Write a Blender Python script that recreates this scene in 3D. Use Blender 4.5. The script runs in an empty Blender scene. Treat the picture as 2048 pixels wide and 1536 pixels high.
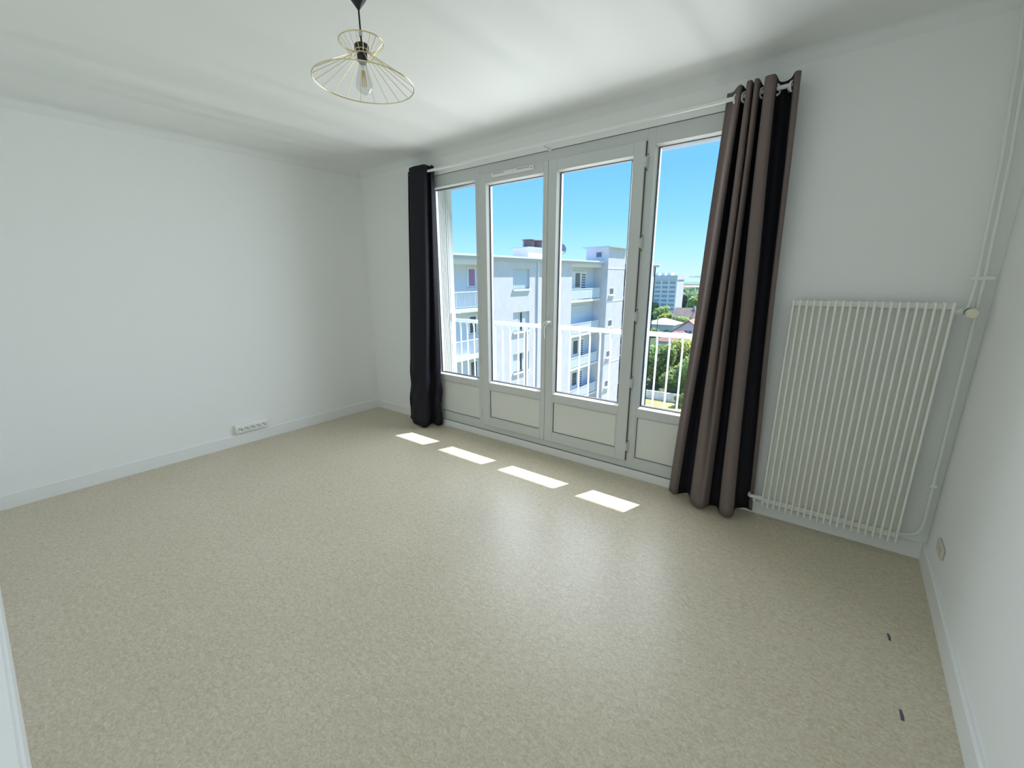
import bpy, bmesh, math, random
from math import pi, sin, cos, radians
from mathutils import Vector, Matrix
SC = bpy.context.scene
COL = SC.collection
# ------------------------------------------------------------------ camera
cd = bpy.data.cameras.new('camera'); cam = bpy.data.objects.new('camera', cd); COL.objects.link(cam)
CAM = Vector((4.1187, -2.8776, 1.4275))
YAW, PITCH, ROLL = -0.6782, -0.2523, -0.0101
fw = Vector((sin(YAW)*cos(PITCH), cos(YAW)*cos(PITCH), sin(PITCH)))
rt = Vector((cos(YAW), -sin(YAW), 0)); upv = rt.cross(fw)
r2 = cos(ROLL)*rt + sin(ROLL)*upv; u2 = -sin(ROLL)*rt + cos(ROLL)*upv
cam.matrix_world = Matrix(((r2.x, u2.x, -fw.x, CAM.x), (r2.y, u2.y, -fw.y, CAM.y), (r2.z, u2.z, -fw.z, CAM.z), (0, 0, 0, 1)))
cd.sensor_fit = 'HORIZONTAL'; cd.sensor_width = 36.0; cd.lens = 859.2345/2048*36
cd.shift_x = 25.7452/2048; cd.shift_y = 11.723/2048
cd.clip_start = 0.02; cd.clip_end = 4000
SC.camera = cam
# ------------------------------------------------------------------ world, sun, added fill light, exposure
w = bpy.data.worlds.new('sky'); SC.world = w; w.use_nodes = True
nt = w.node_tree; nt.nodes.clear()
tc = nt.nodes.new('ShaderNodeTexCoord'); sp = nt.nodes.new('ShaderNodeSeparateXYZ'); rp = nt.nodes.new('ShaderNodeValToRGB')
bg = nt.nodes.new('ShaderNodeBackground'); wo = nt.nodes.new('ShaderNodeOutputWorld')
nt.links.new(tc.outputs['Generated'], sp.inputs[0]); nt.links.new(sp.outputs['Z'], rp.inputs[0])
nt.links.new(rp.outputs[0], bg.inputs[0]); nt.links.new(bg.outputs[0], wo.inputs[0])
el = rp.color_ramp.elements
el[0].position = 0.0; el[0].color = (0.72, 1.02, 1.10, 1)
el[1].position = 1.0; el[1].color = (0.28, 0.68, 1.48, 1)
for p_, c_ in ((0.05, (0.50, 0.97, 1.20, 1)), (0.12, (0.31, 0.80, 1.30, 1)), (0.22, (0.215, 0.665, 1.32, 1)), (0.38, (0.25, 0.70, 1.50, 1))):
    e = el.new(p_); e.color = c_
bg.inputs[1].default_value = 1.0
SUN_DIR = Vector((-0.262, -0.672, -1.0)).normalized()
sl = bpy.data.lights.new('sun', 'SUN'); so = bpy.data.objects.new('sun', sl); COL.objects.link(so)
sl.energy = 10.2; sl.angle = 0.0093; sl.color = (1.0, 0.97, 0.92)
so.rotation_euler = SUN_DIR.to_track_quat('-Z', 'Y').to_euler(); so.location = (4, 8, 12)
dl = bpy.data.lights.new('window_fill_light', 'AREA'); do = bpy.data.objects.new('window_fill_light', dl); COL.objects.link(do)
dl.shape = 'RECTANGLE'; dl.size = 2.2; dl.size_y = 1.65; dl.energy = 69.0; dl.color = (0.91, 0.965, 1.045)
do.location = (2.295, 0.52, 1.47); do.rotation_euler = (-pi/2+radians(20), 0, 0)      # area light added outside the window to brighten the room, towards -y
SC.view_settings.view_transform = 'Standard'; SC.view_settings.look = 'None'
SC.view_settings.exposure = 0.0; SC.view_settings.gamma = 1.0; SC.view_settings.use_curve_mapping = False
SC.cycles.max_bounces = 14; SC.cycles.diffuse_bounces = 8; SC.cycles.transparent_max_bounces = 24; SC.cycles.use_denoising = True; SC.cycles.blur_glossy = 0.2
# ------------------------------------------------------------------ materials
MATS = {}
def mat(name, col, rough=0.5, metal=0.0, spec=0.5, noise=None, bump=None, sheen=0.0, trans=0.0):
    """noise = (scale, amount, stretch) varies the base colour; bump = (scale, strength)"""
    m = bpy.data.materials.new(name); m.use_nodes = True; t = m.node_tree; b = t.nodes['Principled BSDF']
    b.inputs['Base Color'].default_value = (*col, 1); b.inputs['Roughness'].default_value = rough
    b.inputs['Metallic'].default_value = metal; b.inputs['Specular IOR Level'].default_value = spec
    if sheen: b.inputs['Sheen Weight'].default_value = sheen; b.inputs['Sheen Roughness'].default_value = 0.5
    if trans: b.inputs['Subsurface Weight'].default_value = 0.0
    if noise or bump:
        g = t.nodes.new('ShaderNodeTexCoord')
    if noise:
        n = t.nodes.new('ShaderNodeTexNoise'); n.inputs['Scale'].default_value = noise[0]; n.inputs['Detail'].default_value = 5
        mp = t.nodes.new('ShaderNodeMapping'); mp.inputs['Scale'].default_value = noise[2] if len(noise) > 2 else (1, 1, 1)
        t.links.new(g.outputs['Object'], mp.inputs[0]); t.links.new(mp.outputs[0], n.inputs[0])
        r = t.nodes.new('ShaderNodeValToRGB'); a = noise[1]
        r.color_ramp.elements[0].position = 0.3; r.color_ramp.elements[1].position = 0.7
        r.color_ramp.elements[0].color = (*[c*(1-a) for c in col], 1); r.color_ramp.elements[1].color = (*[min(1, c*(1+a)) for c in col], 1)
        t.links.new(n.outputs[0], r.inputs[0]); t.links.new(r.outputs[0], b.inputs['Base Color'])
    if bump:
        n2 = t.nodes.new('ShaderNodeTexNoise'); n2.inputs['Scale'].default_value = bump[0]; n2.inputs['Detail'].default_value = bump[4] if len(bump) > 4 else 4
        mp2 = t.nodes.new('ShaderNodeMapping'); mp2.inputs['Scale'].default_value = bump[2] if len(bump) > 2 else (1, 1, 1)
        t.links.new(g.outputs['Object'], mp2.inputs[0]); t.links.new(mp2.outputs[0], n2.inputs[0])
        bn = t.nodes.new('ShaderNodeBump'); bn.inputs['Strength'].default_value = bump[1]; bn.inputs['Distance'].default_value = bump[3] if len(bump) > 3 else 0.01
        t.links.new(n2.outputs[0], bn.inputs['Height']); t.links.new(bn.outputs[0], b.inputs['Normal'])
    MATS[name] = m
    return m
M_wall = mat('wall_paint', (0.855, 0.87, 0.855), 0.75, spec=0.25, bump=(90, 0.12, (1, 1, 1), 0.004))
M_ceil = mat('ceiling_paint', (0.80, 0.82, 0.81), 0.6, spec=0.3, bump=(1.5, 0.7, (2.0, 0.22, 1), 0.13, 1))
M_base = mat('baseboard_paint', (0.81, 0.825, 0.81), 0.4, spec=0.45)
M_pvc = mat('white_pvc', (0.60, 0.625, 0.61), 0.35, spec=0.45)
M_panel = mat('panel_pvc', (0.70, 0.715, 0.68), 0.38, spec=0.4)
M_gasket = mat('black_gasket', (0.02, 0.022, 0.03), 0.6)
M_groove = mat('joint_shadow_gasket', (0.10, 0.10, 0.09), 0.7)
M_curtain = mat('brown_curtain', (0.185, 0.146, 0.136), 0.9, spec=0.1, noise=(400, 0.10), bump=(900, 0.15, (1, 1, 1), 0.001))
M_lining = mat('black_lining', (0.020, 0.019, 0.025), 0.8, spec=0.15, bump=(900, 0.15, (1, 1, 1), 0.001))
M_rod = mat('white_metal', (0.82, 0.84, 0.82), 0.3, spec=0.5)
M_rad = mat('radiator_enamel', (0.86, 0.88, 0.83), 0.4, spec=0.45)
M_radback = mat('radiator_back_enamel', (0.84, 0.82, 0.76), 0.5, spec=0.3)
M_pipe = mat('pipe_paint', (0.78, 0.80, 0.76), 0.45, spec=0.4)
M_knob = mat('cream_plastic', (0.80, 0.76, 0.60), 0.45)
M_black = mat('black_plastic', (0.012, 0.010, 0.014), 0.4)
M_cord = mat('black_cord', (0.010, 0.009, 0.014), 0.6)
M_brass = mat('pale_brass', (0.80, 0.70, 0.42), 0.28, metal=0.9)
M_fil = mat('amber_filament', (0.75, 0.52, 0.18), 0.5)
M_socket = mat('socket_plastic', (0.82, 0.83, 0.80), 0.4)
M_hole = mat('socket_hole', (0.06, 0.06, 0.06), 0.6)
M_plate = mat('beige_plate', (0.62, 0.60, 0.50), 0.5)
M_scuff = mat('scuff', (0.10, 0.10, 0.12), 0.7)
M_chrome = mat('steel', (0.55, 0.55, 0.55), 0.35, metal=0.9)
M_facade = mat('facade_render', (0.62, 0.625, 0.665), 0.9, spec=0.15, noise=(1.4, 0.05), bump=(9, 0.1))
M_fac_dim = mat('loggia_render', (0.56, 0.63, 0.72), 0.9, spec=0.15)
M_fac_trim = mat('facade_white', (0.74, 0.75, 0.76), 0.7, spec=0.3)
M_roofedge = mat('roof_edge', (0.44, 0.54, 0.70), 0.6)
M_shut = mat('pale_blue_shutter', (0.55, 0.63, 0.70), 0.6)
M_win = mat('dark_window_glass', (0.07, 0.08, 0.10), 0.08, spec=0.6)
M_purple = mat('mauve_curtain', (0.32, 0.19, 0.34), 0.8)
M_dark = mat('dark_grey', (0.13, 0.14, 0.18), 0.7)
M_dish = mat('dish_grey', (0.20, 0.24, 0.30), 0.5)
M_chim = mat('chimney_cowl', (0.22, 0.16, 0.17), 0.7)
M_rail = mat('rail_white', (0.80, 0.83, 0.83), 0.4)
M_tile = mat('balcony_tile', (0.55, 0.53, 0.50), 0.7, noise=(6, 0.06))
M_soffit = mat('soffit_paint', (0.78, 0.78, 0.80), 0.7)
M_slat = mat('shutter_pvc', (0.42, 0.45, 0.44), 0.5)
M_grass = mat('dry_grass', (0.42, 0.35, 0.16), 0.95, spec=0.1, noise=(0.8, 0.35))
M_land = mat('land', (0.11, 0.15, 0.075), 0.95, spec=0.1, noise=(0.03, 0.4))
M_conc = mat('concrete_panel', (0.68, 0.70, 0.72), 0.9, spec=0.1, noise=(2, 0.1))
M_trunk = mat('bark', (0.09, 0.065, 0.045), 0.9)
M_terra = mat('terracotta_tile', (0.42, 0.22, 0.16), 0.85, noise=(1.5, 0.15))
M_brown = mat('brown_tile', (0.24, 0.18, 0.155), 0.85, noise=(0.7, 0.15))
M_greyroof = mat('pale_grey_tile', (0.42, 0.43, 0.40), 0.8, noise=(0.7, 0.08))
M_house = mat('house_render', (0.58, 0.58, 0.58), 0.9)
M_tower = mat('tower_render', (0.74, 0.69, 0.67), 0.9)
M_towerw = mat('tower_white', (0.86, 0.84, 0.82), 0.9)
M_towerwin = mat('tower_window', (0.46, 0.41, 0.43), 0.4)
M_crane = mat('crane_grey', (0.35, 0.42, 0.46), 0.6)
M_redroof = mat('far_red_roof', (0.46, 0.33, 0.28), 0.9)
M_road = mat('asphalt', (0.25, 0.25, 0.26), 0.9)
def leafmat(name, col):
    m = mat(name, col, 0.7, spec=0.2, noise=(0.9, 0.35)); t = m.node_tree; b = t.nodes['Principled BSDF']
    tl = t.nodes.new('ShaderNodeBsdfTranslucent'); mx = t.nodes.new('ShaderNodeMixShader'); mx.inputs[0].default_value = 0.55
    t.links.new(b.inputs['Base Color'].links[0].from_socket, tl.inputs[0]); t.links.new(b.outputs[0], mx.inputs[1]); t.links.new(tl.outputs[0], mx.inputs[2])
    t.links.new(mx.outputs[0], t.nodes['Material Output'].inputs[0]); return m
L_olive = leafmat('leaves_yellow_green', (0.50, 0.53, 0.17))
L_green = leafmat('leaves_green', (0.34, 0.44, 0.17))
L_dark = leafmat('leaves_dark', (0.06, 0.10, 0.065))
L_light = leafmat('leaves_light', (0.44, 0.55, 0.21))
L_far = leafmat('leaves_far', (0.30, 0.42, 0.22))  # green shifted bluish, distance haze put into the colour
L_hill = mat('hazy_hill_wood', (0.15, 0.26, 0.22), 0.95, spec=0.05, noise=(0.02, 0.25))  # bluish haze of the distance is mixed into the wood colour

def glass_mat(name, tint, gloss):
    m = bpy.data.materials.new(name); m.use_nodes = True; t = m.node_tree; t.nodes.clear()
    tr = t.nodes.new('ShaderNodeBsdfTransparent'); tr.inputs[0].default_value = (*tint, 1)
    gl = t.nodes.new('ShaderNodeBsdfGlossy'); gl.inputs['Roughness'].default_value = 0.02
    lw0 = t.nodes.new('ShaderNodeLayerWeight'); pw = t.nodes.new('ShaderNodeMath'); pw.operation = 'POWER'; pw.inputs[1].default_value = 4.0
    lw = t.nodes.new('ShaderNodeMath'); lw.operation = 'MULTIPLY_ADD'; lw.inputs[1].default_value = gloss[1]; lw.inputs[2].default_value = gloss[0]
    t.links.new(lw0.outputs['Facing'], pw.inputs[0]); t.links.new(pw.outputs[0], lw.inputs[0])
    mx = t.nodes.new('ShaderNodeMixShader'); o = t.nodes.new('ShaderNodeOutputMaterial')
    t.links.new(lw.outputs[0], mx.inputs[0]); t.links.new(tr.outputs[0], mx.inputs[1]); t.links.new(gl.outputs[0], mx.inputs[2]); t.links.new(mx.outputs[0], o.inputs[0])
    return m
M_glass = glass_mat('window_glass', (0.985, 0.99, 0.99), (0.015, 0.3))
M_bulb = glass_mat('bulb_glass', (0.90, 0.91, 0.92), (0.10, 0.45))

def floor_mat():
    m = bpy.data.materials.new('mottled_lino'); m.use_nodes = True; t = m.node_tree; b = t.nodes['Principled BSDF']
    g = t.nodes.new('ShaderNodeTexCoord')
    def noise(sc, det, stretch, dist=0.0):
        mp = t.nodes.new('ShaderNodeMapping'); mp.inputs['Scale'].default_value = stretch
        n = t.nodes.new('ShaderNodeTexNoise'); n.inputs['Scale'].default_value = sc; n.inputs['Detail'].default_value = det; n.inputs['Distortion'].default_value = dist
        t.links.new(g.outputs['Object'], mp.inputs[0]); t.links.new(mp.outputs[0], n.inputs[0]); return n
    n1 = noise(48, 5, (1, 1.5, 1), 1.0); n2 = noise(130, 3, (1, 1, 1), 0.6); n3 = noise(1.2, 2, (1, 1, 1))
    r1 = t.nodes.new('ShaderNodeValToRGB'); e = r1.color_ramp.elements
    e[0].position = 0.33; e[0].color = (0.525, 0.465, 0.34, 1); e[1].position = 0.68; e[1].color = (0.65, 0.60, 0.47, 1)
    k = e.new(0.5); k.color = (0.595, 0.535, 0.41, 1)
    t.links.new(n1.outputs[0], r1.inputs[0])
    r2_ = t.nodes.new('ShaderNodeValToRGB'); r2_.color_ramp.elements[0].position = 0.36; r2_.color_ramp.elements[0].color = (0.88, 0.865, 0.84, 1)
    r2_.color_ramp.elements[1].position = 0.62; r2_.color_ramp.elements[1].color = (1.06, 1.06, 1.08, 1)
    t.links.new(n2.outputs[0], r2_.inputs[0])
    mx = t.nodes.new('ShaderNodeMix'); mx.data_type = 'RGBA'; mx.blend_type = 'MULTIPLY'; mx.inputs[0].default_value = 0.8
    t.links.new(r1.outputs[0], mx.inputs[6]); t.links.new(r2_.outputs[0], mx.inputs[7])
    r3 = t.nodes.new('ShaderNodeValToRGB'); r3.color_ramp.elements[0].position = 0.3; r3.color_ramp.elements[0].color = (0.96, 0.95, 0.94, 1)
    r3.color_ramp.elements[1].position = 0.7; r3.color_ramp.elements[1].color = (1.02, 1.02, 1.03, 1)
    t.links.new(n3.outputs[0], r3.inputs[0])
    m2 = t.nodes.new('ShaderNodeMix'); m2.data_type = 'RGBA'; m2.blend_type = 'MULTIPLY'; m2.inputs[0].default_value = 1.0
    t.links.new(mx.outputs[2], m2.inputs[6]); t.links.new(r3.outputs[0], m2.inputs[7]); t.links.new(m2.outputs[2], b.inputs['Base Color'])
    b.inputs['Roughness'].default_value = 0.33; b.inputs['Specular IOR Level'].default_value = 0.3
    bn = t.nodes.new('ShaderNodeBump'); bn.inputs['Strength'].default_value = 0.12; bn.inputs['Distance'].default_value = 0.003
    t.links.new(n2.outputs[0], bn.inputs['Height']); t.links.new(bn.outputs[0], b.inputs['Normal'])
    return m
M_floor = floor_mat()

# ------------------------------------------------------------------ mesh helpers
class MB:
    def __init__(s): s.v = []; s.f = []
    def add(s, vs, fs):
        o = len(s.v); s.v += [tuple(p) for p in vs]; s.f += [tuple(i+o for i in q) for q in fs]; return s
    def box(s, x0, x1, y0, y1, z0, z1):
        return s.add([(x0,y0,z0),(x1,y0,z0),(x1,y1,z0),(x0,y1,z0),(x0,y0,z1),(x1,y0,z1),(x1,y1,z1),(x0,y1,z1)],
                     [(3,2,1,0),(4,5,6,7),(0,1,5,4),(1,2,6,5),(2,3,7,6),(3,0,4,7)])
    def tube(s, pts, r, n=10, cap=True, closed=False):
        pts = [Vector(p) for p in pts]; N = len(pts); rings = []
        rr = r if isinstance(r, (list, tuple)) else [r]*N
        prev = None
        for i, p in enumerate(pts):
            if closed: d = pts[(i+1) % N]-pts[i-1]
            else: d = (pts[min(i+1, N-1)]-pts[max(i-1, 0)])
            d.normalize()
            if prev is None:
                a = Vector((0, 0, 1)) if abs(d.z) < 0.9 else Vector((1, 0, 0)); u = d.cross(a).normalized()
            else: u = (prev-d*prev.dot(d)).normalized()
            prev = u; v = d.cross(u)
            rings.append([p+rr[i]*(cos(2*pi*k/n)*u+sin(2*pi*k/n)*v) for k in range(n)])
        vs = [q for R in rings for q in R]; fs = []
        for i in range(N if closed else N-1):
            j = (i+1) % N
            for k in range(n): fs.append((i*n+k, i*n+(k+1) % n, j*n+(k+1) % n, j*n+k))
        if cap and not closed: fs.append(tuple(range(n))[::-1]); fs.append(tuple((N-1)*n+k for k in range(n)))
        return s.add(vs, fs)
    def lathe(s, prof, n=24, c=(0, 0, 0), axis='z'):
        vs = []; fs = []; N = len(prof)
        for r, h in prof:
            for k in range(n):
                a = 2*pi*k/n; x, y, z = r*cos(a), r*sin(a), h
                if axis == 'y': x, y, z = x, h, y
                if axis == 'x': x, y, z = h, x, y
                vs.append((c[0]+x, c[1]+y, c[2]+z))
        for i in range(N-1):
            for k in range(n): fs.append((i*n+k, i*n+(k+1) % n, (i+1)*n+(k+1) % n, (i+1)*n+k))
        if prof[0][0] > 1e-6: fs.append(tuple(range(n))[::-1])
        if prof[-1][0] > 1e-6: fs.append(tuple((N-1)*n+k for k in range(n)))
        return s.add(vs, fs)
    def prism(s, poly, axis, a, b):
        """poly of 2D points extruded along axis from a to b"""
        n = len(poly)
        def P(q, h):
            return (h, q[0], q[1]) if axis == 'x' else (q[0], h, q[1]) if axis == 'y' else (q[0], q[1], h)
        vs = [P(q, a) for q in poly]+[P(q, b) for q in poly]
        fs = [(i, (i+1) % n, n+(i+1) % n, n+i) for i in range(n)]+[tuple(range(n))[::-1], tuple(range(n, 2*n))]
        return s.add(vs, fs)
    def build(s, name, m, parent=None, smooth=False, bevel=0.0, recalc=True, seg=2):
        me = bpy.data.meshes.new(name); me.from_pydata(s.v, [], s.f)
        if recalc:
            bm = bmesh.new(); bm.from_mesh(me); bmesh.ops.recalc_face_normals(bm, faces=bm.faces); bm.to_mesh(me); bm.free()
        me.materials.append(m)
        if smooth:
            me.polygons.foreach_set('use_smooth', [True]*len(me.polygons)); me.set_sharp_from_angle(angle=radians(45))
        o = bpy.data.objects.new(name, me); COL.objects.link(o)
        if parent is not None: o.parent = parent
        if bevel:
            b = o.modifiers.new('bevel', 'BEVEL'); b.width = bevel; b.segments = seg; b.limit_method = 'ANGLE'
        return o
def struct(o): o['kind'] = 'structure'; return o
def tag(o, label, cat, group=None):
    o['label'] = label; o['category'] = cat
    if group: o['group'] = group
    return o
def empty(name, loc=(0, 0, 0)):
    o = bpy.data.objects.new(name, None); COL.objects.link(o); o.location = loc; o.empty_display_size = 0.1; return o
def thing(name, label, cat, loc=(0, 0, 0), group=None): return tag(empty(name, loc), label, cat, group)
def copy_tree(o, parent=None):
    c = o.copy(); COL.objects.link(c)
    if parent is not None: c.parent = parent
    for ch in list(o.children): copy_tree(ch, c)
    return c

# ------------------------------------------------------------------ room shell
XR, YB, H = 4.607, -3.026, 2.5
WL, WR, WZ0, WZ1 = 0.978, 3.6126, 0.066, 2.312         # window opening
floor = struct(MB().box(0, XR, YB, 0, -0.1, 0).build('floor', M_floor))
struct(MB().box(-0.15, XR+0.15, YB-0.15, 0, H, H+0.12).build('ceiling', M_ceil))
struct(MB().box(-0.15, 0, YB-0.15, 0.09, -0.1, H).build('wall_left', M_wall))
struct(MB().box(XR, XR+0.15, YB-0.15, 0.09, -0.1, H).build('wall_right', M_wall))
struct(MB().box(-0.0, XR, YB-0.15, YB, -0.1, H).build('wall_back', M_wall))
wf = MB()
wf.box(0, WL, 0, 0.09, -0.1, H+0.12).box(WR, XR, 0, 0.09, -0.1, H+0.12).box(WL, WR, 0, 0.09, WZ1, H+0.12).box(WL, WR, 0, 0.09, -0.1, WZ0)
struct(wf.build('wall_front', M_wall))
def cove_poly(r, n=8):
    pts = [(0.0, 0.0)]
    for k in range(n+1):
        a = pi/2*k/n; pts.append((r-r*sin(a), -(r-r*cos(a))))
    return pts            # (distance from wall, z below ceiling): corner, then arc
R_ = 0.055
cp = cove_poly(R_)
struct(MB().prism([(-d, H+z) for d, z in cp], 'x', 0, XR).build('trim_2', M_ceil, smooth=True))
struct(MB().prism([(d, H+z) for d, z in cp], 'y', YB, 0).build('trim_3', M_ceil, smooth=True))
struct(MB().prism([(XR-d, H+z) for d, z in cp], 'y', YB, 0).build('trim_4', M_ceil, smooth=True))
# baseboards
def bb_poly(t, h): return [(0, 0), (t, 0), (t, h-0.008), (t*0.55, h), (0, h)]
struct(MB().prism([(d, z) for d, z in bb_poly(0.012, 0.1)], 'y', YB, 0).build('baseboard_left', M_base))
struct(MB().prism([(XR-d, z) for d, z in bb_poly(0.014, 0.1)], 'y', YB, 0).build('baseboard_right', M_base))
struct(MB().prism([(YB+d, z) for d, z in bb_poly(0.014, 0.1)], 'x', 0.012, XR-0.014).build('baseboard_back', M_base))
b1 = MB(); b1.prism([(-d, z) for d, z in bb_poly(0.012, 0.085)], 'x', 0.012, WL).prism([(-d, z) for d, z in bb_poly(0.012, 0.085)], 'x', WR, XR-0.014)
struct(b1.build('baseboard_front', M_base))
struct(MB().box(WL, WR, -0.012, 0, 0, WZ0-0.003).build('trim_5', M_base, bevel=0.003))       # board under the window
for x, y, l, a in ((4.444, -0.767, 0.042, 0.12), (4.458, -1.168, 0.046, 0.09)):
    s_ = MB().prism([(-0.0045, -l/2), (0.0045, -l/2), (0.006, 0), (0.0045, l/2), (-0.0035, l/2)], 'z', 0, 0.0008).build('scuff_mark', M_scuff, floor)
    s_.location = (x, y, 0); s_.rotation_euler = (0, 0, a); s_['label'] = 'short dark scuff on the floor'

# ------------------------------------------------------------------ window front: main frame
F1 = 0.06
tr1 = empty('trim_1'); struct(tr1)
G1L, G1R, G4L, G4R = 1.038, 1.5676, 3.0465, 3.5526       # clear openings of the fixed side windows
MLl, MLr = (G1R, 1.6200), (2.9955, G4L)
GT, GB, PT4, PB4 = 2.217, 0.529, 0.4736, 0.145
LZ0, LZ1 = 0.1234, 2.243                                  # leaves
fr = MB()
fr.box(WL, G1L, 0, F1, WZ0, WZ1).box(G4R, WR, 0, F1, WZ0, WZ1)
fr.box(MLl[0], MLl[1], 0, F1, WZ0, WZ1).box(MLr[0], MLr[1], 0, F1, WZ0, WZ1)
for a, b in ((G1L, G1R), (G4L, G4R)):
    fr.box(a, b, 0, F1, GT, WZ1).box(a, b, 0, F1, PT4, GB).box(a, b, 0, F1, WZ0, PB4)
fr.box(MLl[1], MLr[0], 0, F1, LZ1-0.012, WZ1).box(MLl[1], MLr[0], 0, F1, WZ0, LZ0+0.012)
fr.build('window_frame', M_pvc, tr1, bevel=0.002)
MB().box(WL, WR, -0.004, 0.0, WZ0-0.003, WZ0+0.001).build('bottom_joint', M_groove, tr1)
MB().box(WL, WR, -0.003, 0.0, WZ1-0.0005, WZ1+0.002).build('top_joint', M_groove, tr1)

def bead(x0, x1, z0, z1, yf, yg, wdt):
    """sloping glazing bead ring from the face (yf) in to the glass (yg), wdt wide"""
    m = MB()
    a = [(x0, yf, z0), (x1, yf, z0), (x1, yf, z1), (x0, yf, z1)]
    b = [(x0+wdt, yg, z0+wdt), (x1-wdt, yg, z0+wdt), (x1-wdt, yg, z1-wdt), (x0+wdt, yg, z1-wdt)]
    m.add(a+b, [(i, (i+1) % 4, 4+(i+1) % 4, 4+i) for i in range(4)])
    return m
def ring(x0, x1, z0, z1, wdt, y0, y1):
    return MB().box(x0, x1, y0, y1, z0, z0+wdt).box(x0, x1, y0, y1, z1-wdt, z1).box(x0, x0+wdt, y0, y1, z0+wdt, z1-wdt).box(x1-wdt, x1, y0, y1, z0+wdt, z1-wdt)
def glazing(parent, x0, x1, z0, z1, yf):
    yg = yf+0.028
    bead(x0, x1, z0, z1, yf+0.001, yg, 0.014).build('glazing_bead', M_pvc, parent, recalc=False)
    ring(x0+0.0135, x1-0.0135, z0+0.0135, z1-0.0135, 0.004, yg-0.001, yg+0.004).build('gasket', M_gasket, parent)
    MB().box(x0+0.012, x1-0.012, yg+0.004, yg+0.008, z0+0.012, z1-0.012).build('pane', M_glass, parent)
    MB().box(x0+0.010, x0+0.022, yg+0.008, yg+0.03, z0+0.010, z1-0.010).build('outer_rebate', M_pvc, parent)
    MB().box(x1-0.022, x1-0.010, yg+0.008, yg+0.03, z0+0.010, z1-0.010).build('outer_rebate', M_pvc, parent)
    ring(x0+0.010, x1-0.010, z0+0.010, z1-0.010, 0.0072, yg+0.008, yg+0.03).build('outer_gasket', M_gasket, parent)
def infill(parent, x0, x1, z0, z1, yf):
    ring(x0, x1, z0, z1, 0.009, yf+0.002, yf+0.014).build('panel_bead', M_pvc, parent, bevel=0.0015)
    ring(x0+0.009, x1-0.009, z0+0.009, z1-0.009, 0.0035, yf+0.008, yf+0.014).build('panel_gasket', M_groove, parent)
    MB().box(x0, x1, yf+0.012, yf+0.03, z0, z1).build('panel', M_panel, parent)
win1 = struct(empty('window_1')); win2 = struct(empty('window_2'))
for wn, a, b in ((win1, G1L, G1R), (win2, G4L, G4R)):
    glazing(wn, a, b, GB, GT, 0.0); infill(wn, a, b, PB4, PT4, 0.0)
# french door leaves, proud of the frame by 20 mm
YF = -0.02
SEAM = 2.2908
def leaf(name, x0, x1, gx0, gx1, px0, px1):
    d = struct(empty(name))
    gz0, gz1, pz0, pz1 = 0.5293, 2.1694, 0.198, 0.4696
    m = MB()
    m.box(x0, gx0, YF, 0.035, LZ0, LZ1).box(gx1, x1, YF, 0.035, LZ0, LZ1)
    m.box(gx0, gx1, YF, 0.035, gz1, LZ1).box(gx0, gx1, YF, 0.035, pz1, gz0).box(gx0, gx1, YF, 0.035, LZ0, pz0)
    m.build('leaf_frame', M_pvc, d, bevel=0.003)
    glazing(d, gx0, gx1, gz0, gz1, YF); infill(d, gx0, gx1, pz0, pz1, YF)
    return d
door1 = leaf('door_1', 1.6205, SEAM-0.0025, 1.698, 2.2483, 1.7035, 2.25)
door2 = leaf('door_2', SEAM, 2.9935, 2.360, 2.918, 2.369, 2.9168)
MB().box(SEAM-0.004, SEAM+0.0005, -0.012, 0.03, LZ0, LZ1).build('seam_gasket', M_groove, door1)
MB().box(2.9935, 2.9975, -0.010, 0.0, LZ0, LZ1).build('hinge_gap', M_groove, door2)
MB().box(1.6165, 1.6205, -0.012, 0.0, LZ0, LZ1).build('hinge_gap', M_groove, door1)
for d_, hx, s in ((door2, 3.000, 1), (door1, 1.6145, -1)):
    for z in (2.123, 1.645, 1.174, 0.709, 0.234):
        h = MB().lathe([(0.0045, -0.028), (0.0075, -0.026), (0.0075, -0.001), (0.006, 0), (0.0075, 0.001), (0.0075, 0.026), (0.0045, 0.028)], 10, (hx, -0.018, z))
        h.box(hx-0.003, hx+0.012 if s > 0 else hx+0.004, -0.014, -0.001, z-0.032, z+0.032)
        h.build('hinge', M_pvc, d_, smooth=True)
        for dz in (-0.045, 0.045): MB().lathe([(0, 0), (0.0035, 0.0005), (0.0035, 0.004)], 8, (hx+0.006*s, -0.004, z+dz), 'y').build('hinge_screw', M_hole, d_)
# lever handle
hd = MB().lathe([(0.0, -0.011), (0.014, -0.010), (0.0165, -0.006), (0.0165, 0)], 18, (2.333, YF, 1.095), 'y')
for i, (x, y, z) in enumerate(hd.v): hd.v[i] = (x, y, 1.095+(z-1.095)*2.0)
hd = hd.build('handle_plate', M_pvc, door2, smooth=True)
MB().tube([(2.333, YF-0.004, 1.105), (2.333, YF-0.038, 1.105), (2.329, YF-0.050, 1.103), (2.319, YF-0.055, 1.092), (2.309, YF-0.056, 1.065), (2.305, YF-0.056, 1.03), (2.308, YF-0.056, 0.992), (2.311, YF-0.055, 0.978)],
          [0.0105, 0.0105, 0.012, 0.0115, 0.010, 0.0095, 0.009, 0.007], 12).build('lever', M_pvc, door2, smooth=True)
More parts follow.
